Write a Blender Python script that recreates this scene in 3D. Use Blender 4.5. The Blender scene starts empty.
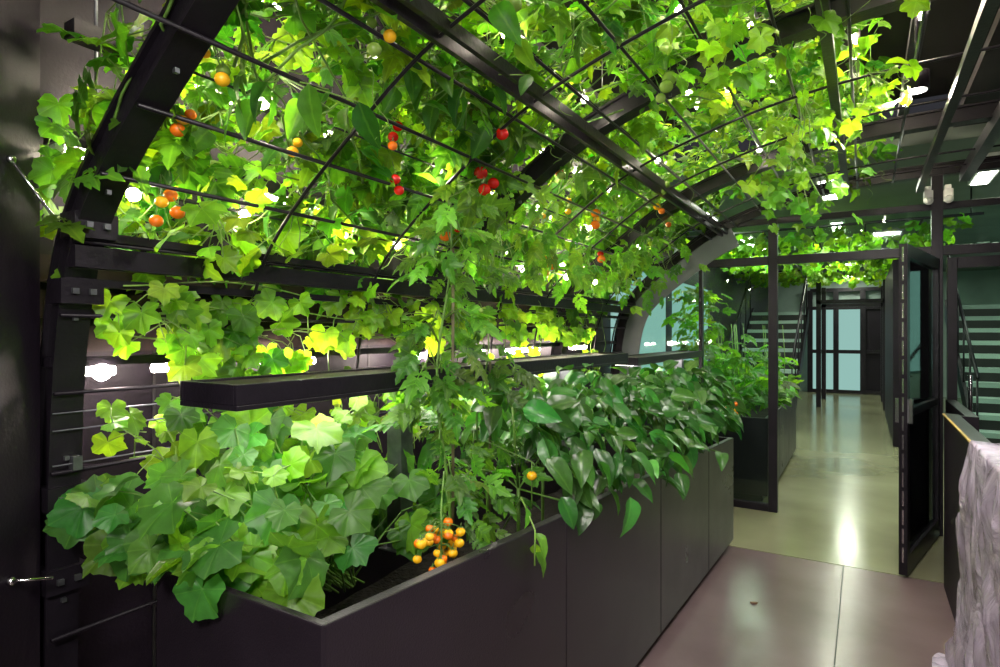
import bpy, math, random
import numpy as np
from mathutils import Vector, noise
random.seed(7)
R = np.random.RandomState(11)
D = bpy.data
COL = bpy.context.scene.collection

# ------------------------------------------------------------------ materials
def nmat(name):
    m = D.materials.new(name); m.use_nodes = True
    nt = m.node_tree; nt.nodes.clear()
    out = nt.nodes.new('ShaderNodeOutputMaterial')
    return m, nt, out

def pmat(name, col, rough=0.5, metal=0.0, nscale=6.0, nvar=0.25, bump=0.0, bscale=40.0, spec=0.5, rvar=0.0):
    m, nt, out = nmat(name)
    b = nt.nodes.new('ShaderNodeBsdfPrincipled')
    tc = nt.nodes.new('ShaderNodeTexCoord')
    n = nt.nodes.new('ShaderNodeTexNoise'); n.inputs['Scale'].default_value = nscale; n.inputs['Detail'].default_value = 6
    nt.links.new(tc.outputs['Object'], n.inputs['Vector'])
    r = nt.nodes.new('ShaderNodeValToRGB')
    r.color_ramp.elements[0].position = .3; r.color_ramp.elements[1].position = .7
    r.color_ramp.elements[0].color = [c*(1-nvar) for c in col]+[1]
    r.color_ramp.elements[1].color = [min(1, c*(1+nvar)) for c in col]+[1]
    nt.links.new(n.outputs['Fac'], r.inputs['Fac'])
    nt.links.new(r.outputs['Color'], b.inputs['Base Color'])
    b.inputs['Roughness'].default_value = rough; b.inputs['Metallic'].default_value = metal
    b.inputs['Specular IOR Level'].default_value = spec
    if rvar:
        mr = nt.nodes.new('ShaderNodeMapRange'); mr.inputs['From Min'].default_value=.3; mr.inputs['From Max'].default_value=.7
        mr.inputs['To Min'].default_value = rough-rvar; mr.inputs['To Max'].default_value = rough+rvar
        nt.links.new(n.outputs['Fac'], mr.inputs['Value']); nt.links.new(mr.outputs['Result'], b.inputs['Roughness'])
    if bump:
        n2 = nt.nodes.new('ShaderNodeTexNoise'); n2.inputs['Scale'].default_value = bscale; n2.inputs['Detail'].default_value = 4
        nt.links.new(tc.outputs['Object'], n2.inputs['Vector'])
        bp = nt.nodes.new('ShaderNodeBump'); bp.inputs['Strength'].default_value = bump; bp.inputs['Distance'].default_value = .01
        nt.links.new(n2.outputs['Fac'], bp.inputs['Height']); nt.links.new(bp.outputs['Normal'], b.inputs['Normal'])
    nt.links.new(b.outputs[0], out.inputs[0])
    return m

def emat(name, col, s):
    m, nt, out = nmat(name)
    e = nt.nodes.new('ShaderNodeEmission'); e.inputs[0].default_value = list(col)+[1]; e.inputs[1].default_value = s
    nt.links.new(e.outputs[0], out.inputs[0]); return m

def glassmat(name, tint):
    m, nt, out = nmat(name)
    t = nt.nodes.new('ShaderNodeBsdfTransparent'); t.inputs[0].default_value = list(tint)+[1]
    g = nt.nodes.new('ShaderNodeBsdfGlossy'); g.inputs['Roughness'].default_value = .03; g.inputs[0].default_value=(.85,.95,.92,1)
    f = nt.nodes.new('ShaderNodeFresnel'); f.inputs[0].default_value = 1.5
    mx = nt.nodes.new('ShaderNodeMixShader')
    nt.links.new(f.outputs[0], mx.inputs[0]); nt.links.new(t.outputs[0], mx.inputs[1]); nt.links.new(g.outputs[0], mx.inputs[2])
    nt.links.new(mx.outputs[0], out.inputs[0]); return m

def leafmat(name, trans=.45, rough=.38):
    m, nt, out = nmat(name)
    a = nt.nodes.new('ShaderNodeAttribute'); a.attribute_name = 'tint'
    tc = nt.nodes.new('ShaderNodeTexCoord')
    n = nt.nodes.new('ShaderNodeTexNoise'); n.inputs['Scale'].default_value = 35; n.inputs['Detail'].default_value = 3
    nt.links.new(tc.outputs['Object'], n.inputs['Vector'])
    mr = nt.nodes.new('ShaderNodeMapRange'); mr.inputs['To Min'].default_value=.6; mr.inputs['To Max'].default_value=1.35
    nt.links.new(n.outputs['Fac'], mr.inputs['Value'])
    mul = nt.nodes.new('ShaderNodeVectorMath'); mul.operation='SCALE'
    nt.links.new(a.outputs['Color'], mul.inputs[0]); nt.links.new(mr.outputs['Result'], mul.inputs['Scale'])
    vr = nt.nodes.new('ShaderNodeValToRGB'); vr.color_ramp.elements[0].position=.80; vr.color_ramp.elements[1].position=.98
    nt.links.new(a.outputs['Alpha'], vr.inputs['Fac'])
    vs = nt.nodes.new('ShaderNodeMath'); vs.operation='MULTIPLY'; vs.inputs[1].default_value=.5
    nt.links.new(vr.outputs['Color'], vs.inputs[0])
    mixc = nt.nodes.new('ShaderNodeMix'); mixc.data_type='RGBA'
    vc = nt.nodes.new('ShaderNodeVectorMath'); vc.operation='MULTIPLY_ADD'
    vc.inputs[1].default_value=(1.4,1.4,1.3); vc.inputs[2].default_value=(.04,.05,.012)
    nt.links.new(mul.outputs[0], vc.inputs[0])
    nt.links.new(vs.outputs[0], mixc.inputs['Factor']); nt.links.new(mul.outputs[0], mixc.inputs['A']); nt.links.new(vc.outputs[0], mixc.inputs['B'])
    b = nt.nodes.new('ShaderNodeBsdfPrincipled'); b.inputs['Roughness'].default_value=rough
    nt.links.new(mixc.outputs['Result'], b.inputs['Base Color'])
    tr = nt.nodes.new('ShaderNodeBsdfTranslucent')
    tcx = nt.nodes.new('ShaderNodeVectorMath'); tcx.operation='MULTIPLY'; tcx.inputs[1].default_value=(2.4,2.2,.7)
    nt.links.new(mixc.outputs['Result'], tcx.inputs[0]); nt.links.new(tcx.outputs[0], tr.inputs[0])
    bp = nt.nodes.new('ShaderNodeBump'); bp.inputs['Strength'].default_value=.4; bp.inputs['Distance'].default_value=.006
    nt.links.new(n.outputs['Fac'], bp.inputs['Height']); nt.links.new(bp.outputs[0], b.inputs['Normal'])
    mx = nt.nodes.new('ShaderNodeMixShader'); mx.inputs[0].default_value=trans
    nt.links.new(b.outputs[0], mx.inputs[1]); nt.links.new(tr.outputs[0], mx.inputs[2])
    nt.links.new(mx.outputs[0], out.inputs[0]); return m

M_steel = pmat('black_steel', (.010,.008,.012), .36, .2, 8, .3, .1, 60, spec=.35)
M_plant = pmat('planter_powdercoat', (.015,.011,.016), .32, .1, 3, .2, .12, 220, rvar=.05, spec=.45)
M_dark = pmat('dark_panel', (.008,.005,.010), .5, 0, 3, .3, .1, 90, spec=.25)
M_ceil = pmat('ceiling_black', (.009,.007,.008), .7, 0, 3, .3, spec=.3)
M_hceil = pmat('ceiling_hall_grey', (.11,.14,.12), .6, 0, 2, .2)
M_slat = pmat('slat_brown', (.022,.013,.013), .42, 0, 12, .35, .1, 50, spec=.3)
M_galv = pmat('galvanised_steel', (.14,.15,.16), .38, .8, 20, .3)
M_chrome = pmat('bright_steel', (.6,.6,.62), .2, 1, 20, .1)
M_soil = pmat('soil', (.015,.010,.007), .9, 0, 30, .6, 1, 60)
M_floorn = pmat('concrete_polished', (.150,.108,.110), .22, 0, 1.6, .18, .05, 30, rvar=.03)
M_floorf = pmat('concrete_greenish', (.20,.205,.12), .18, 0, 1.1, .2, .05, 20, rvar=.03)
M_black = pmat('joint_black', (.006,.006,.006), .6)
M_teal = pmat('grey_green_wall', (.28,.38,.34), .45, 0, 1.2, .25)
M_arc = pmat('grey_arc_panel', (.15,.17,.18), .4, 0, 4, .15)
M_white = pmat('white_plastic', (.8,.8,.78), .35, 0, 5, .03)
M_yel = pmat('yellow_edge', (.50,.33,.06), .5, 0, 10, .2)
M_stem = pmat('green_stem', (.10,.21,.03), .5, 0, 30, .3)
M_stemp = pmat('pale_stem', (.16,.28,.05), .5, 0, 30, .3)
M_stemd = pmat('woody_stem', (.10,.09,.04), .7, 0, 30, .3)
M_red = pmat('tomato_red', (.62,.012,.006), .22, 0, 12, .15)
M_org = pmat('tomato_orange', (.80,.17,.006), .22, 0, 12, .2)
M_yelt = pmat('tomato_yellow', (.88,.46,.012), .22, 0, 12, .15)
M_grn = pmat('tomato_green', (.20,.34,.05), .25, 0, 12, .2)
M_dry = pmat('dry_leaf', (.14,.07,.035), .8, 0, 30, .3)
M_led = emat('led_white', (1,.86,.66), 155)
M_bulb = emat('led_bulb', (1,.87,.70), 240)
M_ledw = emat('led_wall', (1,.82,.74), 190)
M_ledt = emat('led_tray', (1,.93,.85), 15)
M_ledd = emat('led_downlight', (1,.93,.9), 8)
M_hall = emat('hall_light', (.95,1,.84), 16)
M_tealg = emat('lit_window', (.36,.64,.58), .8)
M_glass = glassmat('clear_glass', (.88,.97,.93))
M_leaf = leafmat('vine_leaf', .5, .42)
M_leafp = leafmat('glossy_leaf', .22, .30)

def plastic():
    m, nt, out = nmat('polythene_sheet')
    b = nt.nodes.new('ShaderNodeBsdfPrincipled')
    b.inputs['Base Color'].default_value=(.50,.43,.56,1); b.inputs['Roughness'].default_value=.25
    t = nt.nodes.new('ShaderNodeBsdfTransparent'); t.inputs[0].default_value=(.8,.75,.85,1)
    tc = nt.nodes.new('ShaderNodeTexCoord')
    n = nt.nodes.new('ShaderNodeTexNoise'); n.inputs['Scale'].default_value=5; n.inputs['Detail'].default_value=7; n.inputs['Distortion'].default_value=1.5
    nt.links.new(tc.outputs['Object'], n.inputs['Vector'])
    bp = nt.nodes.new('ShaderNodeBump'); bp.inputs['Strength'].default_value=.8; bp.inputs['Distance'].default_value=.06
    nt.links.new(n.outputs['Fac'], bp.inputs['Height']); nt.links.new(bp.outputs[0], b.inputs['Normal'])
    mr = nt.nodes.new('ShaderNodeMapRange'); mr.inputs['From Min'].default_value=.35; mr.inputs['From Max'].default_value=.65
    mr.inputs['To Min'].default_value=.05; mr.inputs['To Max'].default_value=.5
    nt.links.new(n.outputs['Fac'], mr.inputs['Value'])
    mx = nt.nodes.new('ShaderNodeMixShader'); nt.links.new(mr.outputs[0], mx.inputs[0])
    nt.links.new(b.outputs[0], mx.inputs[1]); nt.links.new(t.outputs[0], mx.inputs[2])
    nt.links.new(mx.outputs[0], out.inputs[0]); return m
M_poly = plastic()

# ------------------------------------------------------------------ mesh builder
class MB:
    def __init__(s): s.v=[]; s.f=[]; s.m=[]; s.mats=[]; s.sm=[]
    def mi(s, mat):
        if mat not in s.mats: s.mats.append(mat)
        return s.mats.index(mat)
    def add(s, vs, fs, mat, smooth=False):
        o=len(s.v); s.v += [tuple(p) for p in vs]; k=s.mi(mat)
        for f in fs: s.f.append([o+i for i in f]); s.m.append(k); s.sm.append(smooth)
    def box(s, a, b, mat):
        x0,y0,z0=a; x1,y1,z1=b
        vs=[(x0,y0,z0),(x1,y0,z0),(x1,y1,z0),(x0,y1,z0),(x0,y0,z1),(x1,y0,z1),(x1,y1,z1),(x0,y1,z1)]
        s.add(vs,[(0,3,2,1),(4,5,6,7),(0,1,5,4),(1,2,6,5),(2,3,7,6),(3,0,4,7)],mat)
    def seg(s, p, q, th, z0, z1, mat, off=0):
        dx,dy=q[0]-p[0],q[1]-p[1]; L=math.hypot(dx,dy); nx,ny=-dy/L,dx/L
        a=off-th/2; b=off+th/2
        c=[(p[0]+nx*a,p[1]+ny*a),(q[0]+nx*a,q[1]+ny*a),(q[0]+nx*b,q[1]+ny*b),(p[0]+nx*b,p[1]+ny*b)]
        vs=[(x,y,z0) for x,y in c]+[(x,y,z1) for x,y in c]
        s.add(vs,[(0,3,2,1),(4,5,6,7),(0,1,5,4),(1,2,6,5),(2,3,7,6),(3,0,4,7)],mat)
    def tube(s, pts, r, mat, n=6, taper=1.0):
        pts=[Vector(p) for p in pts]; vs=[]; fs=[]
        for i,p in enumerate(pts):
            t=(pts[min(i+1,len(pts)-1)]-pts[max(i-1,0)]).normalized()
            a=t.cross(Vector((0,0,1)));
            if a.length<.05: a=t.cross(Vector((1,0,0)))
            a.normalize(); b=t.cross(a)
            rr=r*(1+(taper-1)*i/max(1,len(pts)-1))
            for k in range(n):
                an=2*math.pi*k/n; vs.append(p+a*math.cos(an)*rr+b*math.sin(an)*rr)
        for i in range(len(pts)-1):
            for k in range(n):
                fs.append((i*n+k,i*n+(k+1)%n,(i+1)*n+(k+1)%n,(i+1)*n+k))
        fs.append(tuple(range(n))[::-1]); fs.append(tuple((len(pts)-1)*n+k for k in range(n)))
        s.add(vs,fs,mat,True)
    def sphere(s, c, r, mat, sc=(1,1,1), nu=12, nv=8):
        vs=[(c[0],c[1],c[2]+r*sc[2])]; fs=[]
        for j in range(1,nv):
            ph=math.pi*j/nv
            for i in range(nu):
                th=2*math.pi*i/nu; vs.append((c[0]+r*sc[0]*math.sin(ph)*math.cos(th),c[1]+r*sc[1]*math.sin(ph)*math.sin(th),c[2]+r*sc[2]*math.cos(ph)))
        vs.append((c[0],c[1],c[2]-r*sc[2])); last=len(vs)-1
        for i in range(nu):
            fs.append((0,1+i,1+(i+1)%nu)); fs.append((last,last-nu+(i+1)%nu,last-nu+i))
        for j in range(nv-2):
            for i in range(nu):
                a=1+j*nu; fs.append((a+i,a+nu+i,a+nu+(i+1)%nu,a+(i+1)%nu))
        s.add(vs,fs,mat,True)
    def arch(s, pts, n0, n1, y0, y1, mat):
        vs=[];fs=[]
        for x,z,nx,nz in pts:
            vs += [(x+nx*n0,y0,z+nz*n0),(x+nx*n1,y0,z+nz*n1),(x+nx*n1,y1,z+nz*n1),(x+nx*n0,y1,z+nz*n0)]
        for i in range(len(pts)-1):
            for k in range(4): fs.append((i*4+k,i*4+(k+1)%4,(i+1)*4+(k+1)%4,(i+1)*4+k))
        e=(len(pts)-1)*4; fs += [(3,2,1,0),(e,e+1,e+2,e+3)]
        s.add(vs,fs,mat)
    def finish(s, name, bevel=0, parent=None):
        me=D.meshes.new(name); me.from_pydata(s.v,[],s.f)
        for m in s.mats: me.materials.append(m)
        me.polygons.foreach_set('material_index',s.m); me.polygons.foreach_set('use_smooth',s.sm)
        me.update(); o=D.objects.new(name,me); COL.objects.link(o)
        if bevel:
            b=o.modifiers.new('b','BEVEL'); b.width=bevel; b.segments=2; b.limit_method='ANGLE'
        if parent: o.parent=parent
        return o

# ------------------------------------------------------------------ arch profile
CP=[(-2.08,-.6),(-2.08,0),(-2.065,.6),(-2.03,1.3),(-1.95,1.68),(-1.80,1.91),(-1.48,2.17),(-1.07,2.43),(-.5,2.62),(0,2.70),(.6,2.72),(1.5,2.72),(2.6,2.72)]
def cr(p0,p1,p2,p3,t):
    return tuple(.5*((2*b)+(-a+c)*t+(2*a-5*b+4*c-d)*t*t+(-a+3*b-3*c+d)*t**3) for a,b,c,d in zip(p0,p1,p2,p3))
raw=[]
for i in range(1,len(CP)-2):
    for k in range(20): raw.append(cr(CP[i-1],CP[i],CP[i+1],CP[i+2],k/20))
raw.append(CP[-2])
raw=np.array(raw); dl=np.r_[0,np.cumsum(np.hypot(*np.diff(raw,axis=0).T))]
LTOT=dl[-1]
def ap(u):
    x=np.interp(u,dl,raw[:,0]); z=np.interp(u,dl,raw[:,1]); e=.04
    tx=np.interp(u+e,dl,raw[:,0])-np.interp(u-e,dl,raw[:,0]); tz=np.interp(u+e,dl,raw[:,1])-np.interp(u-e,dl,raw[:,1])
    L=np.hypot(tx,tz)+1e-9
    return x,z,-tz/L,tx/L
def uz(z): return float(np.interp(z,raw[:120,1],dl[:120]))
def ux(x): return float(np.interp(x,raw[:,0][60:],dl[60:]))
U_SPR=uz(1.7)
apts=[tuple(float(q) for q in ap(u)) for u in np.linspace(0,LTOT,70)]

PY=5.52
# ------------------------------------------------------------------ shell
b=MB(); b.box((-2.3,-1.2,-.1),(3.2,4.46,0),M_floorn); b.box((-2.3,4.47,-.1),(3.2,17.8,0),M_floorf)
b.box((-2.3,4.46,-.1),(3.2,4.47,-.004),M_black)
b.finish('floor')
b=MB(); b.box((-.12,1.2,0),(-.115,4.46,.0012),M_black); b.finish('trim_1')
b=MB(); b.box((-2.3,-1.2,0),(-2.2,17.8,3.4),M_dark); b.finish('wall_left')
b=MB(); b.seg((-1.50,0),(-2.03,.775),.03,0,3.29,M_dark); b.seg((-1.50,-1.19),(-1.50,0),.03,0,3.29,M_dark); b.finish('wall_angled')
b=MB(); b.box((-2.2,-1.3,0),(3.1,-1.2,3.4),M_dark); b.finish('wall_back')
b=MB(); b.box((3.1,-1.2,0),(3.2,5.4,3.4),M_dark); b.box((3.1,5.4,0),(3.2,17.8,3.4),M_teal); b.finish('wall_right')
b=MB(); b.box((-2.2,17.5,0),(3.1,17.6,3.4),M_teal); b.finish('wall_front')
b=MB(); b.box((-2.3,-1.3,3.3),(3.2,5.6,3.4),M_ceil); b.box((-2.3,5.6,2.95),(3.2,17.8,3.05),M_hceil)
b.box((.55,-1.2,3.0),(3.1,5.45,3.06),M_ceil)
b.finish('ceiling')
b=MB()
z=1.44
while z<1.76:
    b.box((-2.19,.8,z),(-2.165,PY-.05,z+.085),M_slat); z+=.11
b.box((-2.19,.8,.22),(-2.16,PY-.05,.25),M_steel)
for y in (1.2,2.3,3.4,4.5): b.box((-2.2,y,0),(-2.197,y+.01,1.44),M_black)
b.finish('wall_cladding_slats')

# ------------------------------------------------------------------ arched steel frame
b=MB()
for y in (.84,2.55,4.2,PY+.0):
    w=.042
    b.arch(apts,-.045,-.033,y-w,y+w,M_steel)
    b.arch(apts,.033,.045,y-w,y+w,M_steel)
    b.arch(apts,-.034,.034,y-.028,y-.016,M_steel)
    b.arch(apts,-.034,.034,y+.016,y+.028,M_steel)
    for u in np.arange(.3,LTOT-2,.42):
        x,z,nx,nz=ap(u); b.box((x-nx*.05-.006,y-.006,z-nz*.05-.006),(x-nx*.05+.006,y+.006,z-nz*.05+.006),M_galv)
YE=PY-.02; YS=.80
def purlin(u,r,off=0,hw=None,y0=YS,y1=YE):
    x,z,nx,nz=[float(q) for q in ap(u)]; x+=nx*off; z+=nz*off
    b.box((x-r,y0,z-(hw or r)),(x+r,y1,z+(hw or r)),M_steel)
purlin(uz(1.74),.022,-.06,.03); purlin(uz(1.80),.012,-.05)
purlin(uz(1.66),.012,-.04)
um=ux(-1.09)
purlin(um,.009,-.06,.022,-.3); purlin(um+.045,.009,-.06,.022,-.3)
purlin(ux(-.13),.020,-.07,.026,-.3)
purlin(ux(.62),.03,-.07,.04,-.3)
b.box((.33,-.3,2.56),(.37,YE,2.6),M_steel)
for u in np.arange(uz(1.1),ux(.2),.235):
    x,z,nx,nz=[float(q) for q in ap(u)]
    b.tube([(x-nx*.055,YS if x<-1.45 else -.3,z-nz*.055),(x-nx*.055,YE,z-nz*.055)],.0065,M_steel,6)
for y in (1.4,1.98,3.1,3.66,4.75,5.15):
    pts=[(p[0]-p[2]*.065,y,p[1]-p[3]*.065) for p in apts if p[0]<1.4 and p[1]>1.2]
    b.tube(pts,.0065,M_steel,6)
for z in (.78,1.02,1.62,1.80):
    x=float(np.interp(z,raw[:120,1],raw[:120,0]))
    b.box((x-.02,.79,z-.035),(x+.065,.90,z+.035),M_steel)
    b.box((x+.065,.815,z-.008),(x+.076,.831,z+.008),M_galv); b.box((x+.065,.86,z-.008),(x+.076,.876,z+.008),M_galv)
b.finish('arched_steel_trellis_frame')

b=MB()
b.tube([(-1.945,.69,1.965),(-1.93,.80,1.80)],.0045,M_chrome,8); b.sphere((-1.945,.69,1.965),.012,M_chrome); b.sphere((-1.93,.80,1.80),.009,M_chrome)
b.tube([(-1.945,.69,.84),(-1.93,.78,.82)],.0045,M_chrome,8); b.sphere((-1.945,.69,.84),.013,M_chrome)
b.finish('steel_tie_rods')

b=MB()
for z in (1.12,1.22,1.27,1.33): b.tube([(-1.98,YS,z),(-1.98,PY-.1,z)],.0025,M_galv,5)
for z in (.35,.62): b.tube([(-1.99,YS,z),(-1.99,PY-.1,z)],.006,M_steel,6)
for y in (.86,2.5,4.15): b.box((-2.07,y-.012,1.1),(-1.97,y+.012,1.14),M_galv)
b.finish('trellis_wires')

# ------------------------------------------------------------------ grow lights
b=MB()
rows=[(-2.06,2.05),(-1.93,2.33),(-1.68,2.60),(-1.35,2.83),(-.95,3.0),(-.5,3.08),(-.05,3.06),(.22,2.95)]
for i,(x,z) in enumerate(rows):
    ys=.86 if x<-1.2 else .4
    b.box((x-.03,ys-.04,z+.012),(x+.03,YE-.1,z+.06),M_steel)
    y=ys+.14*(i%3)
    while y<YE-.6:
        L=.34
        b.tube([(x,y,z),(x,min(y+L,YE-.15),z)],.012,M_led,8)
        b.box((x-.02,y-.03,z-.015),(x+.02,y-.005,z+.02),M_white)
        y+=L+(.30 if i<7 else .9)
    for yy in (.95,1.8,3.4,5.0):
        b.tube([(x,yy,z+.06),(x,yy,3.299)],.005,M_galv,5)
b.finish('overhead_grow_lights')
BULBS=[]
b=MB()
for u,ys,r in ((ux(-1.82),(.95,1.32,1.78,2.12,2.68,3.3,3.95,4.5),.020),(ux(-1.5),(1.15,2.0,2.9,3.6,4.6),.018),(ux(-1.0),(1.7,2.35,3.4,4.4),.015),(ux(-.55),(2.1,3.0,4.0,4.9),.016)):
    x,z,nx,nz=[float(q) for q in ap(u)]; x+=nx*.03; z+=nz*.03
    b.tube([(x+nx*.02,.86,z+nz*.02),(x+nx*.02,YE-.05,z+nz*.02)],.004,M_black,5)
    for y in ys:
        b.sphere((x,y,z),r,M_bulb,(1,1,1),10,6); b.tube([(x+nx*.012,y,z+nz*.012),(x+nx*.035,y,z+nz*.035)],.010,M_black,8); BULBS.append((x,y,z))
b.finish('grow_light_bulb_string')
b=MB()
x,z=-2.02,1.385
b.box((x-.03,YS,z+.018),(x+.02,YE-.1,z+.045),M_steel)
for y0,y1 in ((.90,.98),(1.10,1.16),(1.52,1.78),(2.35,2.55),(2.98,3.12),(3.40,3.85),(4.4,4.7)):
    b.tube([(x+.005,y0,z),(x+.005,y1,z)],.014,M_ledw,8)
for y in (.94,1.66,2.45,3.5,3.75):
    b.sphere((x+.015,y,z-.004),.026,M_ledw,(1,1,1),14,10); BULBS.append((x+.06,y,z))
for yy in (1.3,2.2,3.2,4.9): b.box((-2.199,yy,z+.02),(x-.02,yy+.03,z+.04),M_steel)
b.finish('wall_grow_light')
BULBS=np.array(BULBS)
def tray(y0,y1,x0,x1,z0,z1,posts):
    b=MB()
    t=.012
    b.box((x0,y0,z0),(x1,y1,z0+t),M_steel)
    b.box((x0,y0,z0+t),(x0+t,y1,z1),M_steel); b.box((x1-t,y0,z0+t),(x1,y1,z1),M_steel)
    b.box((x0+t,y0,z0+t),(x1-t,y0+t,z1),M_steel); b.box((x0+t,y1-t,z0+t),(x1-t,y1,z1),M_steel)
    b.box((x0+t,y0+t,z1-.014),(x1-t,y1-t,z1-.006),M_slat)
    b.box((x0+.05,y0+.05,z0-.004),(x1-.05,y1-.05,z0-.0005),M_ledt)
    xm=(x0+x1)/2
    for y in posts:
        b.box((xm-.03,y-.03,.80),(xm+.03,y+.03,z0-.004),M_galv)
        b.box((xm-.05,y-.05,.795),(xm+.05,y+.05,.80),M_galv)
    return b.finish('planter_light_fixture',.003)
tray(.84,3.44,-1.42,-1.20,1.325,1.385,(1.52,2.82))
tray(3.62,5.35,-1.42,-1.20,1.30,1.35,(3.9,5.0))

# ------------------------------------------------------------------ planters
def planter(y0,y1,xr0,xr1,xl,zt0,zt1,seams,name):
    b=MB(); t=.02
    def lerp(y,a,c): return a+(c-a)*(y-y0)/(y1-y0)
    ys=[y0]+list(seams)+[y1]
    for i in range(len(ys)-1):
        a,c=ys[i]+.002,ys[i+1]-.002
        xa,xc=lerp(a,xr0,xr1),lerp(c,xr0,xr1); za,zc=lerp(a,zt0,zt1),lerp(c,zt0,zt1)
        for (X0,X1,s) in ((xa,xc,-1),(xl,xl,1)):
            vs=[(X0,a,.06),(X0+s*t,a,.06),(X1+s*t,c,.06),(X1,c,.06),(X0,a,za),(X0+s*t*1.6,a,za),(X1+s*t*1.6,c,zc),(X1,c,zc)]
            b.add(vs,[(0,3,2,1),(4,5,6,7),(0,1,5,4),(1,2,6,5),(2,3,7,6),(3,0,4,7)],M_plant)
    b.box((xl+.005,y0-.001,.06),(xr0-.003,y0+t,zt0),M_plant); b.box((xl+.005,y1-t,.06),(xr1-.003,y1+.001,zt1),M_plant)
    b.box((xl+.04,y0+.04,0),(min(xr0,xr1)-.05,y1-.04,.06),M_black)
    zs=min(zt0,zt1)-.14
    b.box((xl+.035,y0+.03,.07),(min(xr0,xr1)-.035,y1-.03,zs-.02),M_black)
    nx,ny=6,40; vs=[];fs=[]
    for j in range(ny+1):
        for i in range(nx+1):
            x=xl+.03+(min(xr0,xr1)-.06-xl)*i/nx; y=y0+.03+(y1-y0-.06)*j/ny
            vs.append((x,y,zs+.03*noise.noise(Vector((x*6,y*6,0)))))
    for j in range(ny):
        for i in range(nx): k=j*(nx+1)+i; fs.append((k,k+1,k+nx+2,k+nx+1))
    b.add(vs,fs,M_soil,True)
    return b.finish(name,.004)
planter(.82,4.44,-.90,-.785,-1.49,.93,.77,(1.86,2.86,3.76),'planter_box')
planter(5.75,8.3,-.73,-.73,-1.49,.75,.75,(6.6,7.45),'planter_box')

# ------------------------------------------------------------------ leaf templates
def tpl_lobed(seed,soft=0.25,serr=0.05):
    rs=np.random.RandomState(seed)
    A=[(0,1.0),(8,.86),(16,.88),(26,.62),(36,.70),(46,.80),(55,.92),(63,.80),(72,.78),(84,.56),(95,.64),(106,.70),(116,.76),(127,.66),(140,.60),(155,.52),(170,.24)]
    env=lambda a: .98-.30*(a/180)
    A=[(a,r+(env(a)-r)*soft if a<165 else r) for a,r in A]
    pts=[(-a,r) for a,r in A[::-1] if a>0]+A
    lob={0,55,116}
    V=[(0,0,0)];ve=[1.0]; n=len(pts)
    bend=rs.uniform(.15,.6); cup=rs.uniform(-.3,.3); tws=rs.uniform(-.3,.3)
    ph=rs.uniform(0,6)
    def zf(x,y,r,a): return cup*abs(x)*.9 - bend*(y*y*.6+x*x*.35) + .09*r*math.sin(a*4+ph)+tws*x*y*.6
    NR=(.35,.7,1.0)
    for fr in NR:
        for a,r in pts:
            ra=math.radians(a); rr=r*(1+serr*rs.randn()*(fr>.9))
            if fr<1: rr=(r*.6+.3)*fr*.92 if fr<.5 else (r*.85+.1)*fr
            x=math.sin(ra)*rr; y=math.cos(ra)*rr
            w=(.05 if abs(a) in lob else -.02)*fr
            V.append((x,y,zf(x,y,rr,ra)-w)); ve.append(1.0 if abs(a) in lob else .3)
    F=[]
    for i in range(n-1):
        F.append((0,1+i,2+i))
        for q in range(len(NR)-1):
            F.append((1+q*n+i,1+(q+1)*n+i,2+(q+1)*n+i,2+q*n+i))
    return np.array(V),F,np.array(ve)
def tpl_ovate(seed):
    rs=np.random.RandomState(seed); V=[];ve=[];F=[]
    droop=rs.uniform(.2,.8); fold=rs.uniform(.2,.6); tw=rs.uniform(-.3,.3); wd=rs.uniform(.23,.30)
    nr=8
    for j in range(nr+1):
        t=j/nr; w=wd*(math.sin(math.pi*min(1,t**.72))**.85)*(1 if t<1 else 0)+.004
        for c in (-1,-.5,0,.5,1):
            x=c*w; z=fold*abs(x)-droop*t*t*.6 + .02*math.sin(t*14+c*2)*abs(c)+tw*x*t
            V.append((x+.05*tw*t,t*(1-.12*droop*t),z)); ve.append(1.0 if c==0 else (.45 if abs(c)==.5 and j%2 else .1))
    for j in range(nr):
        for c in range(4): k=j*5+c; F.append((k,k+1,k+6,k+5))
    return np.array(V),F,np.array(ve)
def tpl_tomato(seed):
    rs=np.random.RandomState(seed); V=[];ve=[];F=[]
    droop=rs.uniform(.2,.7)
    def leaflet(x0,y0,ang,L):
        o=len(V); ca,sa=math.cos(ang),math.sin(ang)
        out=[(.0,.0),(-.19,.12),(-.34,.22),(-.25,.34),(-.33,.50),(-.18,.60),(-.19,.76),(0,1),(.19,.76),(.18,.60),(.33,.50),(.25,.34),(.34,.22),(.19,.12)]
        dz=rs.uniform(-.35,.05)
        def put(x,y,v):
            zz=.35*abs(x)+dz*y*y
            X=x0+L*(ca*x+sa*y); Y=y0+L*(-sa*x+ca*y)
            V.append((X,Y,L*zz-droop*Y*Y*.5)); ve.append(v)
        put(0,.45,1.0)
        for x,y in out: put(x*1.05,y,(1.0 if x==0 else .2))
        n=len(out)
        for i in range(n): F.append((o,o+1+(i+1)%n,o+1+i))
    leaflet(0,.60,rs.uniform(-.2,.2),.45)
    for y,L in ((.54,.38),(.36,.38),(.18,.28)):
        for s in (-1,1): leaflet(0,y+rs.uniform(-.04,.04),s*rs.uniform(.9,1.3),L*rs.uniform(.8,1.15))
    o=len(V)
    for j in range(5):
        y=j/4*.66
        for x in (-.012,.012): V.append((x,y,-droop*y*y*.5-.005)); ve.append(1.0)
    for j in range(4): k=o+2*j; F.append((k,k+1,k+3,k+2))
    return np.array(V),F,np.array(ve)
T_L=[tpl_lobed(i,.30) for i in range(5)]; T_S=[tpl_lobed(20+i,.45,.04) for i in range(6)]; T_O=[tpl_ovate(i) for i in range(5)]; T_T=[tpl_tomato(i) for i in range(5)]

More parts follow.
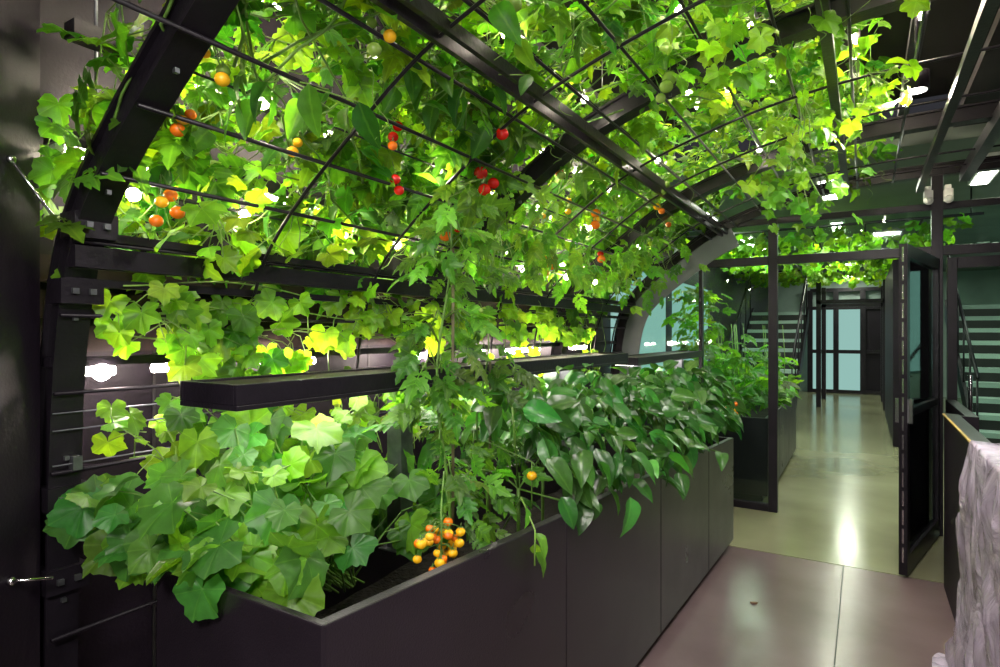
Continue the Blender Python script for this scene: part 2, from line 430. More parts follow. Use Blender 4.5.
def norm(a): return a/(np.linalg.norm(a,axis=-1,keepdims=True)+1e-9)
class Foliage:
    def __init__(s): s.V=[];s.T=[];s.loops=[];s.sizes=[];s.mi=[];s.n=0;s.mb=MB()
    def leaves(s,tpls,pos,nrm,tip,size,col,midx=0):
        pos=np.asarray(pos,float);N=len(pos)
        if N==0:return
        # keep leaves off the lamps
        d=np.linalg.norm(pos[:,None,:]-BULBS[None],axis=2).min(1)
        keep=d>.075
        pos=pos[keep]; nrm=np.broadcast_to(np.asarray(nrm,float),(N,3))[keep]; tip=np.broadcast_to(np.asarray(tip,float),(N,3))[keep]; size=np.asarray(size)[keep]; col=col[keep]
        N=len(pos)
        if N==0: return
        nrm=norm(nrm)
        y=norm(tip-nrm*np.sum(tip*nrm,1,keepdims=True)); x=np.cross(y,nrm)
        which=R.randint(0,len(tpls),N)
        for k,(V,F,ve) in enumerate(tpls):
            ix=np.where(which==k)[0]
            if len(ix)==0: continue
            sc=size[ix][:,None,None]
            W=pos[ix][:,None,:]+sc*(V[None,:,0:1]*x[ix][:,None,:]+V[None,:,1:2]*y[ix][:,None,:]+V[None,:,2:3]*nrm[ix][:,None,:])
            C=np.empty((len(ix),len(V),4)); C[:,:,:3]=col[ix][:,None,:]; C[:,:,3]=ve[None]
            s.V.append(W.reshape(-1,3)); s.T.append(C.reshape(-1,4))
            flat=np.array([i for f in F for i in f]); sz=np.array([len(f) for f in F])
            offs=s.n+np.arange(len(ix))*len(V)
            s.loops.append((flat[None]+offs[:,None]).ravel()); s.sizes.append(np.tile(sz,len(ix)))
            s.n+=len(ix)*len(V); s.mi.append(np.full(len(ix)*len(sz),midx))
    def finish(s,name,leafm):
        mb=s.mb
        V=list(s.V);T=list(s.T)
        mats=[leafm]+mb.mats
        if mb.v:
            V.append(np.array([tuple(p) for p in mb.v])); T.append(np.full((len(mb.v),4),.2))
            s.loops.append(np.array([i+s.n for f in mb.f for i in f])); s.sizes.append(np.array([len(f) for f in mb.f])); s.mi.append(np.array(mb.m)+1)
        V=np.concatenate(V);T=np.concatenate(T);lo=np.concatenate(s.loops);sz=np.concatenate(s.sizes);mi=np.concatenate(s.mi)
        me=D.meshes.new(name); me.vertices.add(len(V)); me.vertices.foreach_set('co',V.ravel().astype(np.float32))
        me.loops.add(len(lo)); me.loops.foreach_set('vertex_index',lo.astype(np.int32))
        me.polygons.add(len(sz)); st=np.r_[0,np.cumsum(sz)[:-1]]
        me.polygons.foreach_set('loop_start',st.astype(np.int32)); 
        try: me.polygons.foreach_set('loop_total',sz.astype(np.int32))
        except Exception: pass
        for m in mats: me.materials.append(m)
        me.polygons.foreach_set('material_index',mi.astype(np.int32)); me.polygons.foreach_set('use_smooth',np.ones(len(sz),bool))
        at=me.attributes.new('tint','FLOAT_COLOR','POINT'); at.data.foreach_set('color',T.ravel().astype(np.float32))
        me.update(calc_edges=True); me.validate()
        o=D.objects.new(name,me); COL.objects.link(o); return o

def tints(base,n,v=.3,hue=.2):
    c=np.tile(np.array(base),(n,1))*np.exp(v*R.randn(n,1))
    c[:,0]*=1+hue*R.randn(n); return np.clip(c,.004,.9)
def tomato(mb,c,r,mat,stem=True):
    mb.sphere(c,r,mat,(1,1,.9),12,8)
    if stem:
        for k in range(5):
            a=k*1.257; p=Vector(c)+Vector((0,0,r*.9))
            q=p+Vector((math.cos(a)*r*.8,math.sin(a)*r*.8,-r*.12)); m=p.lerp(q,.5)+Vector((0,0,r*.1))
            s=Vector((-math.sin(a),math.cos(a),0))*r*.13
            mb.add([p-s*.5,p+s*.5,m+s,m-s,q],[(0,1,2,3),(3,2,4)],M_stem)
        mb.tube([Vector(c)+Vector((0,0,r*.85)),Vector(c)+Vector((r*.2,0,r*1.9))],r*.07,M_stem,5)

# ------------------------------------------------------------------ overhead canopy
Fc=Foliage()
def apv(u,y,off):
    x,z,nx,nz=ap(u); return np.stack([x+nx*off,y,z+nz*off],1),np.stack([nx,0*nx,nz],1)
def canopy(F,ncl,y0,y1,u0,u1,seed,perc=(7,16),offr=(.08,.36),minoff=.05):
    rs=R
    for i in range(ncl):
        u=rs.uniform(u0,u1); y=rs.uniform(y0,y1); off=rs.uniform(*offr)
        kind=noise.noise(Vector((u*.9,y*.8,seed)))+rs.uniform(-.3,.3)
        n=rs.randint(*perc)
        uu=np.clip(u+rs.randn(n)*.12,u0-.05,u1+.05); yy=np.maximum(y+rs.randn(n)*.13,.80 if u<ux(-1.3) else .4); oo=np.maximum(off+rs.randn(n)*.09,minoff+rs.uniform(-.02,.03,n))
        pos,nn=apv(uu,yy,oo)
        nrm=nn*.7+np.array([.45,-.4,.25])+rs.randn(n,3)*.5
        tip=np.array([.1,0,-1.0])+nn*.3+rs.randn(n,3)*.6
        if kind>.08:
            base=random.choice([(.08,.22,.012),(.12,.28,.014),(.045,.15,.010),(.16,.31,.014),(.03,.11,.010)])
            F.leaves(T_L,pos,nrm,tip,rs.uniform(.040,.078,n),tints(base,n))
        elif kind>-.2:
            base=random.choice([(.040,.13,.010),(.065,.18,.014),(.11,.25,.014)])
            F.leaves(T_T,pos,nrm,tip,rs.uniform(.12,.21,n),tints(base,n))
        else:
            base=random.choice([(.026,.10,.012),(.05,.16,.016),(.10,.25,.014)])
            F.leaves(T_O,pos,nrm,tip,rs.uniform(.09,.16,n),tints(base,n))
        c=apv(np.array([u]),np.array([y]),np.array([off]))[0][0]
        for k in range(min(n,5)):
            q=Vector(pos[k]); p=Vector(c); m=p.lerp(q,.5)+Vector((0,0,-.015)); F.mb.tube([p,m,q],.0022,M_stemp,4)
    for i in range(int(ncl/7)):
        u=rs.uniform(u0,u1-.5); y=rs.uniform(y0,y1); pts=[]; off=rs.uniform(-.03,.12)
        dy=rs.uniform(-.05,.05)
        for k in range(14):
            x,z,nx,nz=[float(q) for q in ap(min(u,u1))]
            pts.append((x+nx*off,min(max(y,y0),y1),z+nz*off)); u+=rs.uniform(.03,.11); dy+=rs.uniform(-.03,.03); y+=dy; off+=rs.uniform(-.02,.02)
        F.mb.tube(pts,.0045,M_stem,5,.5)
canopy(Fc,285,.80,5.30,U_SPR+.10,ux(.05),3.3)
canopy(Fc,62,.80,3.0,ux(-1.80),ux(-.9),6.1,offr=(.04,.25))
canopy(Fc,24,.5,1.2,ux(-1.3),ux(-.7),6.1,offr=(.06,.25))
canopy(Fc,30,.9,5.2,ux(-1.9),ux(-1.6),6.1,offr=(.04,.2))
def spray(F,c,n,spr,size,base,tp,nm=(.3,-.6,.5)):
    pos=np.array(c)+R.randn(n,3)*np.array(spr)
    F.leaves(tp,pos,np.array(nm)+R.randn(n,3)*.5,np.array([0,0,-1.])+R.randn(n,3)*.5,R.uniform(size*.7,size*1.2,n),tints(base,n))
    top=Vector((c[0]-.05,c[1],c[2]+spr[2]*2.2))
    for k in range(min(n,12)):
        q=Vector(pos[k]); F.mb.tube([top,top.lerp(q,.5)+Vector((.02,0,-.01)),q],.002,M_stemp,4)
LG=(.13,.29,.015); MG=(.07,.20,.014); DG=(.03,.115,.012)
for c,n,spr,size,base,tp in (
    ((-.22,3.2,2.42),48,(.12,.20,.11),.055,LG,T_L),((-.33,3.7,2.30),44,(.11,.15,.11),.055,MG,T_L),
    ((-.40,2.3,2.52),34,(.13,.2,.05),.055,LG,T_L),((-.15,1.8,2.62),26,(.10,.22,.04),.055,LG,T_L),
    ((.06,3.1,2.56),12,(.10,.2,.04),.05,LG,T_L),((.12,2.3,2.6),8,(.10,.2,.03),.05,LG,T_L),
    ((-1.42,2.3,2.05),30,(.09,.22,.08),.15,MG,T_T),((-1.50,3.3,2.0),42,(.09,.35,.09),.14,MG,T_T),
    ((-1.35,4.3,2.1),44,(.13,.38,.10),.14,MG,T_T),((-1.72,1.15,1.80),10,(.05,.12,.05),.07,LG,T_L),
    ((-1.75,1.5,1.86),12,(.05,.16,.05),.08,LG,T_L),((-1.15,1.7,2.32),16,(.12,.15,.04),.12,DG,T_O),
    ((-1.40,1.15,2.18),12,(.12,.12,.03),.12,DG,T_O),
    ((-.95,1.35,2.42),10,(.12,.12,.03),.12,MG,T_O),((-1.6,2.7,1.9),20,(.06,.25,.08),.14,MG,T_T),((-1.6,4.6,1.95),26,(.08,.35,.08),.13,MG,T_T)):
    spray(Fc,c,n,spr,size,base,tp)
for i in range(60):
    u=R.uniform(U_SPR,ux(.2)); y=R.uniform(.9,5.2); x,z,nx,nz=[float(q) for q in ap(u)]
    p=Vector((x-nx*.05,y,z-nz*.05)); L=R.uniform(.08,.25); a0=R.uniform(0,6)
    pts=[p+Vector((.03*math.sin(a0+t*9)*t+.05*t,.03*math.cos(a0+t*9)*t,-L*t)) for t in np.linspace(0,1,14)]
    Fc.mb.tube(pts,.0014,M_stemp,4)
def truss(c,n,r,mats,sp=.04):
    c=Vector(c); top=c+Vector((-.05,0,.12))
    for k in range(n):
        p=c+Vector((R.uniform(-sp,sp)*.7,R.uniform(-sp,sp),-sp*.9*k+sp*n*.4))
        tomato(Fc.mb,p,r*R.uniform(.75,1.12),mats[k%len(mats)]); Fc.mb.tube([top,p+Vector((0,0,r))],.0018,M_stem,4)
truss((-1.43,1.60,2.18),3,.023,[M_red,M_red,M_org]); truss((-1.50,1.75,2.05),2,.020,[M_red])
truss((-1.42,2.22,2.15),3,.029,[M_red]); truss((-1.62,2.25,1.97),3,.026,[M_red,M_red,M_org])
truss((-1.71,4.6,1.87),3,.034,[M_red]); truss((-1.57,.93,2.06),3,.019,[M_org,M_yelt],.03)
truss((-1.74,1.0,1.86),4,.020,[M_org,M_yelt,M_org],.03); truss((-1.40,.93,2.17),3,.018,[M_yelt,M_grn,M_yelt],.03)
truss((-1.70,3.40,1.93),4,.030,[M_org,M_yelt]); truss((-1.36,3.35,2.17),3,.028,[M_org,M_yelt])
truss((-1.20,2.0,2.28),2,.024,[M_grn,M_red]); truss((-.9,1.5,2.42),3,.022,[M_grn]); truss((-.7,2.4,2.48),3,.028,[M_grn])
truss((-1.55,3.9,2.02),2,.030,[M_red,M_org])
truss((-1.15,3.9,2.3),2,.026,[M_yelt,M_org]); truss((-.55,1.6,2.56),2,.022,[M_grn])
truss((-1.15,1.25,2.32),3,.020,[M_grn,M_yelt]); truss((-1.55,1.3,2.08),2,.018,[M_yelt])
for i in range(8):
    u=R.uniform(ux(-1.85),ux(-.7)); y=R.uniform(1.1,5.0); x,z,nx,nz=[float(q) for q in ap(u)]; o=R.uniform(.03,.10)
    truss((x-nx*o*.4,y,z-nz*o),R.randint(2,4),R.uniform(.018,.024),random.choice([[M_yelt,M_org],[M_grn],[M_yelt,M_grn],[M_grn,M_org]]),.035)
Fc.finish('overhead_vine_canopy',M_leaf)

# ------------------------------------------------------------------ climbing vine on wall wires
F=Foliage()
for i in range(56):
    y=R.uniform(1.0,5.0); z=R.choice([R.uniform(1.48,1.66),R.uniform(1.08,1.42)])
    if i<16: y=R.uniform(1.05,2.3); z=R.uniform(1.46,1.66)
    c=np.array([-1.91,y,z]); n=R.randint(3,8)
    pos=c+R.randn(n,3)*np.array([.04,.11,.06]); pos[:,1]=np.maximum(pos[:,1],.93)
    F.leaves(T_L,pos,np.array([.8,-.5,.4])+R.randn(n,3)*.35,np.array([.1,0,-1.])+R.randn(n,3)*.5,R.uniform(.045,.08,n),tints(random.choice([(.11,.27,.015),(.15,.32,.018),(.07,.20,.015)]),n,.25,.12))
    for k in range(n):
        q=Vector(pos[k]); p=Vector(c)+Vector((-.03,R.uniform(-.1,.1),.03)); F.mb.tube([p,p.lerp(q,.5)+Vector((.02,0,.02)),q],.002,M_stemp,4)
for i in range(9):
    y=R.uniform(1.0,4.8); pts=[]
    for z in np.linspace(.75,1.85,16):
        pts.append((-1.92+.02*math.sin(z*9+i),y,z)); y+=R.uniform(-.05,.07)
    F.mb.tube(pts,.004,M_stem,5,.6)
for z0 in (1.58,1.66,1.50):
    y=.95; pts=[]; z=z0
    while y<2.6: pts.append((-1.91+.012*math.sin(y*11+z0*40),y,z+.02*math.sin(y*7+z0*90))); y+=.05; 
    F.mb.tube(pts,.0028,M_stemp,5)
F.finish('climbing_grape_vine',M_leaf)

# ------------------------------------------------------------------ squash plant
F=Foliage()
roots=[Vector((-1.25,1.0,.8)),Vector((-1.35,1.3,.8)),Vector((-1.25,1.2,.8))]
pos=[]
while len(pos)<165:
    p=np.array([R.uniform(-1.88,-1.0),R.uniform(.80,1.70),R.uniform(.86,1.28)])
    q=((p[0]+1.44)/.43)**2+((p[1]-1.17)/.50)**2
    if q>1 or (p[0]>-1.18 and p[1]>1.12): continue
    top=.99+.28*(1-q)
    if p[2]>top or p[2]<top-.24: continue
    pos.append(p)
for k in range(30): pos.append(np.array([R.uniform(-1.92,-1.52),R.uniform(.82,.98),R.uniform(.86,1.08)]))
for k in range(20): pos.append(np.array([R.uniform(-1.5,-1.08),R.uniform(.79,.9),R.uniform(.93,1.04)]))
pos=np.array(pos);n=len(pos)
nr=np.array([.4,-.55,.7])+R.randn(n,3)*.45
tp=(pos-np.array([-1.40,1.25,1.25]))*np.array([1,1,1.1])+R.randn(n,3)*.25+np.array([.1,-.15,-.25])
cols=tints((.055,.18,.028),n,.30,.2)
lime=R.rand(n)<.35; cols[lime]=tints((.12,.28,.022),lime.sum(),.2,.1)
F.leaves(T_S,pos,nr,tp,R.uniform(.045,.098,n),cols)
for k in range(n):
    if k%2: continue
    q=Vector(pos[k]); p=roots[k%3]+Vector((R.uniform(-.05,.05),R.uniform(-.05,.05),0)); m=p.lerp(q,.55)+Vector((0,0,.05)); F.mb.tube([p,m,q],.003,M_stem,5,.6)
for k in range(30):
    p=Vector((R.uniform(-1.8,-1.25),R.uniform(.95,1.9),1.05)); q=p+Vector((R.uniform(-.2,.1),R.uniform(-.1,.3),R.uniform(.1,.32)))
    pts=[p.lerp(q,t)+Vector((0,.03*math.sin(t*6+k),.03*math.sin(t*4))) for t in np.linspace(0,1,8)]
    F.mb.tube(pts,.0025,M_stemp,5,.5)
    pp=np.array([list(pts[j]) for j in (3,5,7)]); m=3
    F.leaves(T_S,pp,np.array([.4,-.4,.8])+R.randn(m,3)*.4,R.randn(m,3)+np.array([0,0,-.6]),R.uniform(.03,.058,m),tints((.13,.29,.018),m))
F.finish('squash_plant',M_leaf)

# ------------------------------------------------------------------ tomato plant (staked)
def tomplant(name,x,y,z0,z1,n,spread,size,fr,stake=True):
    F=Foliage()
    stem=[Vector((x+.015*math.sin(t*9),y+.02*math.cos(t*7),z0+(z1-z0)*t)) for t in np.linspace(0,1,16)]
    F.mb.tube(stem,.006,M_stem,6,.5)
    if stake: F.mb.tube([(x+.02,y+.02,z0-.02),(x+.02,y+.02,z1-.15)],.005,M_stemd,6)
    pos=[];tip=[];
    for i in range(n):
        t=R.uniform(.08,1); a=R.uniform(0,6.28); c=stem[int(t*15)]
        r=R.uniform(.02,spread)*(1.25-.55*t)
        p=c+Vector((math.cos(a)*r,math.sin(a)*r*1.1,R.uniform(-.03,.07)))
        if i%3==0: F.mb.tube([c,c.lerp(p,.6)+Vector((0,0,.03)),p],.0025,M_stem,4)
        pos.append(p); tip.append((math.cos(a),math.sin(a),-.5+R.uniform(-.5,.4)))
    pos=np.array([list(p) for p in pos]);tip=np.array(tip)
    F.leaves(T_T,pos,np.array([.3,-.4,.8])+R.randn(n,3)*.45,tip,R.uniform(size*.6,size*1.1,n),tints((.060,.175,.018),n,.35))
    if fr:
        cc=Vector((sum(c[0] for c,r,m in fr)/len(fr),sum(c[1] for c,r,m in fr)/len(fr),max(c[2] for c,r,m in fr)+.01))
        F.mb.tube([(x,y,cc.z+.1),cc+Vector((0,0,.04)),cc-Vector((0,0,.12))],.003,M_stem,5)
    for i,(c,r,m) in enumerate(fr):
        tomato(F.mb,c,r,m); F.mb.tube([(c[0],c[1],c[2]+r),((c[0]+cc.x)/2,(c[1]+cc.y)/2,c[2]+r+.012),(cc.x,cc.y,min(cc.z,c[2]+.03))],.0012,M_stem,4)
    F.finish(name,M_leaf)
fr=[((-1.03+R.uniform(-.04,.035),1.36+R.uniform(-.09,.09),.83+R.uniform(0,.13)),.011+R.uniform(0,.004),[M_yelt,M_yelt,M_org][i%3]) for i in range(34)]
tomplant('tomato_plant',-1.13,1.52,.79,1.92,125,.13,.12,fr)
fr=[((-1.0,1.86,1.0),.018,M_yelt)]
tomplant('tomato_plant',-1.20,1.85,.79,1.55,60,.14,.12,fr)
# ------------------------------------------------------------------ pepper plants
F=Foliage()
pos=[]
while len(pos)<760:
    y=R.uniform(1.75,4.42); cx=-1.10; hw=.38 if y>2 else .28
    x=cx+R.uniform(-hw,hw); q=((x-cx)/hw)**2
    top=.96+.32*math.sqrt(max(0,1-q))+.08*noise.noise(Vector((x*3,y*2.5,0)))
    z=top-abs(R.randn())*.09
    if z<.78: continue
    pos.append((x,y,z))
for k in range(60): 
    y=R.uniform(1.95,4.4); pos.append((-.82+R.uniform(-.06,.03)+(4.4-y)*-.02,y,R.uniform(.86,1.02)))
pos=np.array(pos);n=len(pos)
out=np.stack([(pos[:,0]+1.12)*2.0,R.randn(n)*.7-.1,R.uniform(-.9,.2,n)],1)
nr=np.stack([(pos[:,0]+1.1)*1.2+.2,R.randn(n)*.4-.3,np.ones(n)*.8],1)+R.randn(n,3)*.4
F.leaves(T_O,pos,nr,out,R.uniform(.08,.155,n),tints((.032,.125,.020),n,.35,.2))
for yy in np.arange(1.95,4.4,.3):
    r0=Vector((-1.1+R.uniform(-.06,.06),yy,.62)); F.mb.tube([r0,r0+Vector((0,0,.36))],.007,M_stem,6)
    for k in range(14):
        q=Vector(pos[R.randint(0,n)]); 
        if abs(q.y-yy)<.4: F.mb.tube([r0+Vector((0,0,.3)),r0.lerp(q,.6)+Vector((0,0,.12)),q],.004,M_stem,5)
for k in range(18): tomato(F.mb,(-.76+R.uniform(-.04,.03),4.22+R.uniform(-.15,.15),.92+R.uniform(-.03,.12)),.018,M_yelt if k%2 else M_org)
F.finish('pepper_plants',M_leafp)
F=Foliage()
F.mb.tube([(-1.05,1.72,.82),(-.93,1.66,.98),(-.86,1.62,.90),(-.85,1.6,.80)],.003,M_stemp,5)
pp=np.array([[-.85,1.6,.90],[-.86,1.62,.86],[-.85,1.6,.84],[-.9,1.64,.96]])
F.leaves(T_O,pp,np.array([.8,-.5,.5])+R.randn(4,3)*.3,np.array([0,.1,-1.])+R.randn(4,3)*.3,np.array([.09,.08,.09,.07]),tints((.10,.25,.025),4))
F.finish('trailing_shoot',M_leaf)
F=Foliage(); n=420
pos=np.stack([R.uniform(-1.6,-.72,n),R.uniform(5.75,8.3,n),.8+abs(R.randn(n))*.22],1)
F.leaves(T_T,pos,np.array([.1,-.3,1.])+R.randn(n,3)*.5,R.randn(n,3)+np.array([0,0,-.4]),R.uniform(.14,.24,n),tints((.07,.20,.02),n,.3))
n=150
pos=np.stack([R.uniform(-1.6,-1.25,n),R.uniform(5.8,6.5,n),R.uniform(.9,1.95,n)],1)
F.leaves(T_T,pos,np.array([.1,-.3,1.])+R.randn(n,3)*.5,R.randn(n,3)+np.array([0,0,-.4]),R.uniform(.12,.2,n),tints((.09,.22,.02),n,.3))
for k in range(12):
    x,y=R.uniform(-1.45,-.8),R.uniform(5.85,8.2); F.mb.tube([(x,y,.6),(x+.03,y,1.2),(x,y+.04,1.6)],.006,M_stem,5,.5)
F.finish('tomato_plants_beyond',M_leaf)
F=Foliage(); n=800
pos=np.stack([R.uniform(-2.1,.9,n),R.uniform(7.5,15,n),2.66-abs(R.randn(n))*.06],1)
F.leaves(T_L,pos,R.randn(n,3)+np.array([0,-.4,.5]),R.randn(n,3)+np.array([0,0,-1.]),R.uniform(.06,.11,n),tints((.10,.24,.015),n,.3))
for x in np.arange(-2,.9,.5): F.mb.tube([(x,7.4,2.66),(x,15.1,2.66)],.012,M_steel,5)
for y in (7.5,10,12.5,15): 
    F.mb.tube([(-2.1,y,2.68),(1.0,y,2.68)],.015,M_steel,5)
    for x in (-2,.9): F.mb.tube([(x,y,2.68),(x,y,2.945)],.008,M_steel,5)
F.finish('hall_vine_trellis',M_leaf)

# ------------------------------------------------------------------ glazed partition
b=MB()
def vp(x,z0=0,z1=2.72,w=.05,d=.07): b.box((x-w/2,PY-d/2,z0),(x+w/2,PY+d/2,z1),M_steel)
vp(-.66,0,2.46,.07); vp(.46,0,2.72,.07); vp(1.45); vp(-1.25,0,2.12,.03)
b.box((-1.75,PY-.03,2.08),(2.6,PY+.03,2.15),M_steel)
b.box((-1.45,PY-.03,2.42),(2.6,PY+.03,2.47),M_steel)
b.box((-1.95,PY-.03,0),(-.66,PY+.03,.06),M_steel)
b.box((-1.98,PY-.02,1.0),(-1.95,PY+.02,1.6),M_steel)
pp=[p for p in apts if p[0]<-.98 and p[1]>.9]
b.arch(pp,-.22,-.05,PY-.045,PY-.035,M_arc)
b.finish('window_1_frame',.003)
b=MB(); b.box((-1.95,PY-.004,.06),(-.69,PY+.004,2.08),M_glass); b.box((-1.5,PY-.004,2.15),(.43,PY+.004,2.42),M_glass)
b.box((.49,PY-.004,2.15),(2.6,PY+.004,2.42),M_glass); b.finish('window_1')
H=Vector((.45,5.46)); E=Vector((.20,4.42)); dv=(E-H).normalized()
def P(t): q=H+dv*t; return (q.x,q.y)
W=(E-H).length
b=MB()
b.seg(P(0),P(.06),.045,.02,2.05,M_steel); b.seg(P(W-.07),P(W),.045,.02,2.05,M_steel)
b.seg(P(.06),P(W-.07),.045,.02,.14,M_steel); b.seg(P(.06),P(W-.07),.045,1.97,2.05,M_steel); b.seg(P(.06),P(W-.07),.04,.98,1.03,M_steel)
b.seg(P(.06),P(W-.07),.008,.14,1.97,M_glass)
z=.1
while z<2.0:
    b.seg(P(W),P(W+.004),.010,z,z+.09,M_chrome,0); z+=.115
b.seg(P(W-.05),P(W-.02),.09,.95,1.1,M_chrome); 
for z in (.2,1.0,1.85): b.tube([(H.x,H.y,z),(H.x,H.y,z+.1)],.014,M_chrome,8)
b.finish('door_1')
b=MB()
x0,x1=.52,1.40
b.box((x0,PY-.025,.02),(x0+.06,PY+.025,2.06),M_steel); b.box((x1-.06,PY-.025,.02),(x1,PY+.025,2.06),M_steel)
b.box((x0+.06,PY-.025,.02),(x1-.06,PY+.025,.14),M_steel); b.box((x0+.06,PY-.025,1.98),(x1-.06,PY+.025,2.06),M_steel)
b.box((x0+.06,PY-.004,.14),(x1-.06,PY+.004,1.98),M_glass)
b.tube([(x0+.13,PY-.07,.85),(x0+.13,PY-.07,1.2)],.014,M_chrome,8)
for z in (.88,1.17): b.tube([(x0+.13,PY-.07,z),(x0+.13,PY,z)],.008,M_chrome,6)
b.finish('door_2',.002)
b=MB()
for x in (.40,.52):
    b.box((x-.028,PY-.13,2.47),(x+.028,PY-.06,2.55),M_white); b.sphere((x,PY-.12,2.475),.03,M_white,(1,1,1)); b.box((x-.02,PY-.08,2.53),(x+.02,PY-.034,2.59),M_white)
b.finish('emergency_light',.006)

b=MB(); b.box((.40,-.6,0),(.46,4.40,1.02),M_dark); b.box((.392,-.6,1.02),(.402,4.40,1.028),M_yel); b.box((.402,-.6,1.02),(.47,4.40,1.026),M_dark)
b.box((.50,4.4,0),(.56,5.40,1.02),M_dark); b.box((.46,4.36,0),(.56,4.40,1.02),M_dark)
b.finish('wall_low_partition')
nx,ny=110,90; b=MB(); vs=[];fs=[]
for j in range(ny+1):
    for i in range(nx+1):
        t=j/ny; ymax=3.22+.14*noise.noise(Vector((t*6,3,1)))+.18*t*t
        yy=1.5+(ymax-1.5)*i/nx
        N=noise.noise(Vector((yy*2.2,t*2.5,0)))
        rn=noise.noise(Vector((yy*5+t*3,t*3,4))); rn2=noise.noise(Vector((yy*12,t*8+yy*4,9)))
        rip=.045*abs(rn)+.012*abs(rn2)
        bl=.020+.03*N
        if t<.08: x=.48-.10*t/.08; z=1.04+.012*abs(rn2)*2
        elif t<.93: k=(t-.08)/.85; x=.382-bl*k**.6-.02*k-rip*min(1,k*6); z=1.035*(1-k)+.01
        else: k=(t-.93)/.07; x=.34-bl-.05*k-rip; z=.012+.04*abs(rn2)
        if t>=.08: x=min(x,.388)
        vs.append((x,yy,z))
for j in range(ny):
    for i in range(nx): k=j*(nx+1)+i; fs.append((k,k+1,k+nx+2,k+nx+1))
b.add(vs,fs,M_poly,True); b.finish('plastic_sheet')

# ------------------------------------------------------------------ stairs
def stairs(name,x0,x1,y0,n,run,rise):
    b=MB()
    for i in range(n):
        b.box((x0,y0+i*run,(i+1)*rise-.06),(x1,y0+i*run+run+.02,(i+1)*rise),M_teal)
        if i<n-1: b.box((x0,y0+i*run+run,(i+1)*rise),(x1,y0+i*run+run+.015,(i+2)*rise-.06),M_black)
    for x in (x0-.04,x1):
        vs=[(x,y0-.1,0),(x+.04,y0-.1,0),(x+.04,y0-.1,.22),(x,y0-.1,.22),(x,y0+n*run,n*rise-.2),(x+.04,y0+n*run,n*rise-.2),(x+.04,y0+n*run,n*rise+.1),(x,y0+n*run,n*rise+.1)]
        b.add(vs,[(0,1,2,3),(4,7,6,5),(0,4,5,1),(1,5,6,2),(2,6,7,3),(3,7,4,0)],M_steel)
        b.tube([(x+.02,y0-.1,1.0),(x+.02,y0+n*run,n*rise+.9)],.02,M_steel,8)
        for i in range(0,n+1,2): b.tube([(x+.02,y0+i*run-.05,i*rise+.05),(x+.02,y0+i*run-.05,i*rise+.98)],.012,M_steel,6)
    return b.finish(name)
stairs('staircase',-1.95,-.98,10.3,11,.27,.175)
stairs('staircase',1.1,2.1,8.6,11,.27,.175)
b=MB(); y=17.3
for x in (-1.2,-.62,-.04,.54,1.1): b.box((x-.06,y-.04,0),(x+.06,y+.04,2.6),M_steel)
for z in (0,1.0,2.1,2.55): b.box((-1.2,y-.03,z),(1.1,y+.03,z+.09),M_steel)
b.box((-.56,y+.05,.05),(-.1,y+.06,2.1),M_tealg); b.box((.6,y+.05,.05),(1.0,y+.06,2.1),M_tealg)
b.box((.02,y+.04,.05),(.48,y+.05,2.1),M_dark); b.box((-1.15,y+.04,.05),(-.66,y+.05,2.1),M_tealg)
b.finish('door_3')
b=MB()
for yy in (13.8,15.6):
    b.box((-.85,yy,0),(-.76,yy+.07,2.55),M_steel); b.box((.30,yy,0),(.39,yy+.07,2.55),M_steel); b.box((-.85,yy,2.1),(.39,yy+.07,2.18),M_steel)
b.finish('hall_door_frames')
b=MB(); b.box((.32,9.5,0),(.40,13.2,2.48),M_dark); b.finish('wall_hall_partition')
b=MB()
for y in (7,10,13): b.box((3.06,y,.9),(3.09,y+2.2,2.5),M_tealg)
b.box((-2.19,5.75,.9),(-2.16,7.6,2.2),M_tealg)
b.box((-2.19,8.0,.9),(-2.16,10.0,2.2),M_tealg)
b.finish('window_2')
b=MB()
hl=[(-.3,6.6),(.9,6.6),(-.3,9),(-.3,11.6),(-.3,14.2),(1.6,9.2),(-.3,16.4),(1.6,12.5),(-1.6,7.2),(-1.5,9.8)]
for x,y in hl:
    b.box((x-.08,y-.45,2.88),(x+.08,y+.45,2.95),M_white); b.box((x-.06,y-.43,2.874),(x+.06,y+.43,2.879),M_hall)
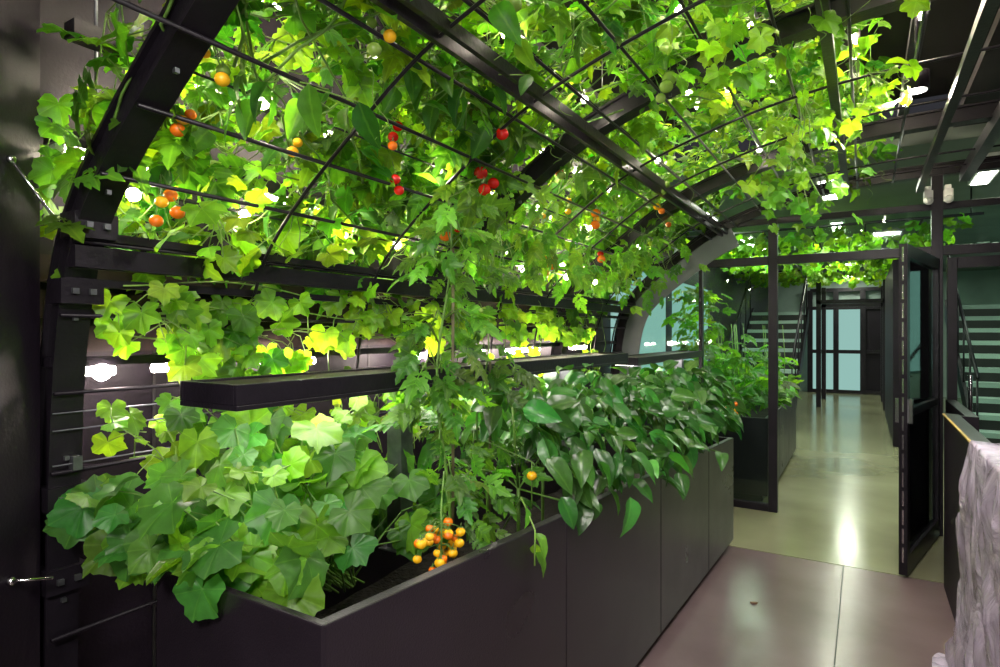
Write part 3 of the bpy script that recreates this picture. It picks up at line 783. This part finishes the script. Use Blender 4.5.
b.finish('hall_ceiling_lights')
def area(name,loc,e,size,col,rot=(0,0,0),sy=None):
    l=D.lights.new(name,'AREA'); l.energy=e; l.color=col; l.size=size
    if sy: l.shape='RECTANGLE'; l.size_y=sy
    o=D.objects.new(name,l); o.location=loc; o.rotation_euler=rot; COL.objects.link(o); return o
for x,y in hl: area('hall_lamp',(x,y,2.86),30,.3,(.95,1,.82),sy=.9)
area('hall_lamp',(-1.4,10.6,2.86),30,.3,(.8,1,.84),sy=.9)  # extra lamp without a fixture, added to brighten the stairs
b=MB()
dlp=[(.12,.2),(.18,1.7),(.2,3.3),(.12,-.8)]
for x,y in dlp:
    b.tube([(x,y,2.60),(x,y,2.68)],.05,M_steel,20); b.tube([(x,y,2.68),(x,y,3.28)],.008,M_steel,6); b.tube([(x,y,2.596),(x,y,2.5995)],.04,M_ledd,20)
b.finish('ceiling_downlight')
for x,y in dlp: area('downlight_and_fill',(x,y,2.58),23,.25,(1,.92,.90))
area('downlight_and_fill',(-.2,-.9,2.5),52,.5,(1,.95,.88),(math.radians(50),0,math.radians(25)))  # added fill light behind the camera, no fixture belongs to it
area('downlight_and_fill',(.3,-.5,.9),15,.5,(1,.95,.88),(math.radians(125),0,math.radians(35)))  # added low fill aimed upward from behind the camera, not a downlight
b=MB(); b.add([(-.545,3.565,.003),(-.53,3.555,.008),(-.51,3.57,.003),(-.505,3.59,.010),(-.53,3.60,.003),(-.545,3.585,.006)],[(0,1,2,3,4,5)],M_dry)
b.finish('fallen_leaf')

w=D.worlds.new('w'); bpy.context.scene.world=w; w.use_nodes=True
w.node_tree.nodes['Background'].inputs[0].default_value=(.10,.10,.12,1); w.node_tree.nodes['Background'].inputs[1].default_value=.3
c=D.cameras.new('camera'); c.lens=21.6; c.sensor_width=36; c.clip_start=.05
o=D.objects.new('camera',c); COL.objects.link(o); o.location=(0,0,1.5); o.rotation_euler=(math.radians(90),0,math.radians(31.3))
bpy.context.scene.camera=o
bpy.context.scene.view_settings.view_transform='Standard'
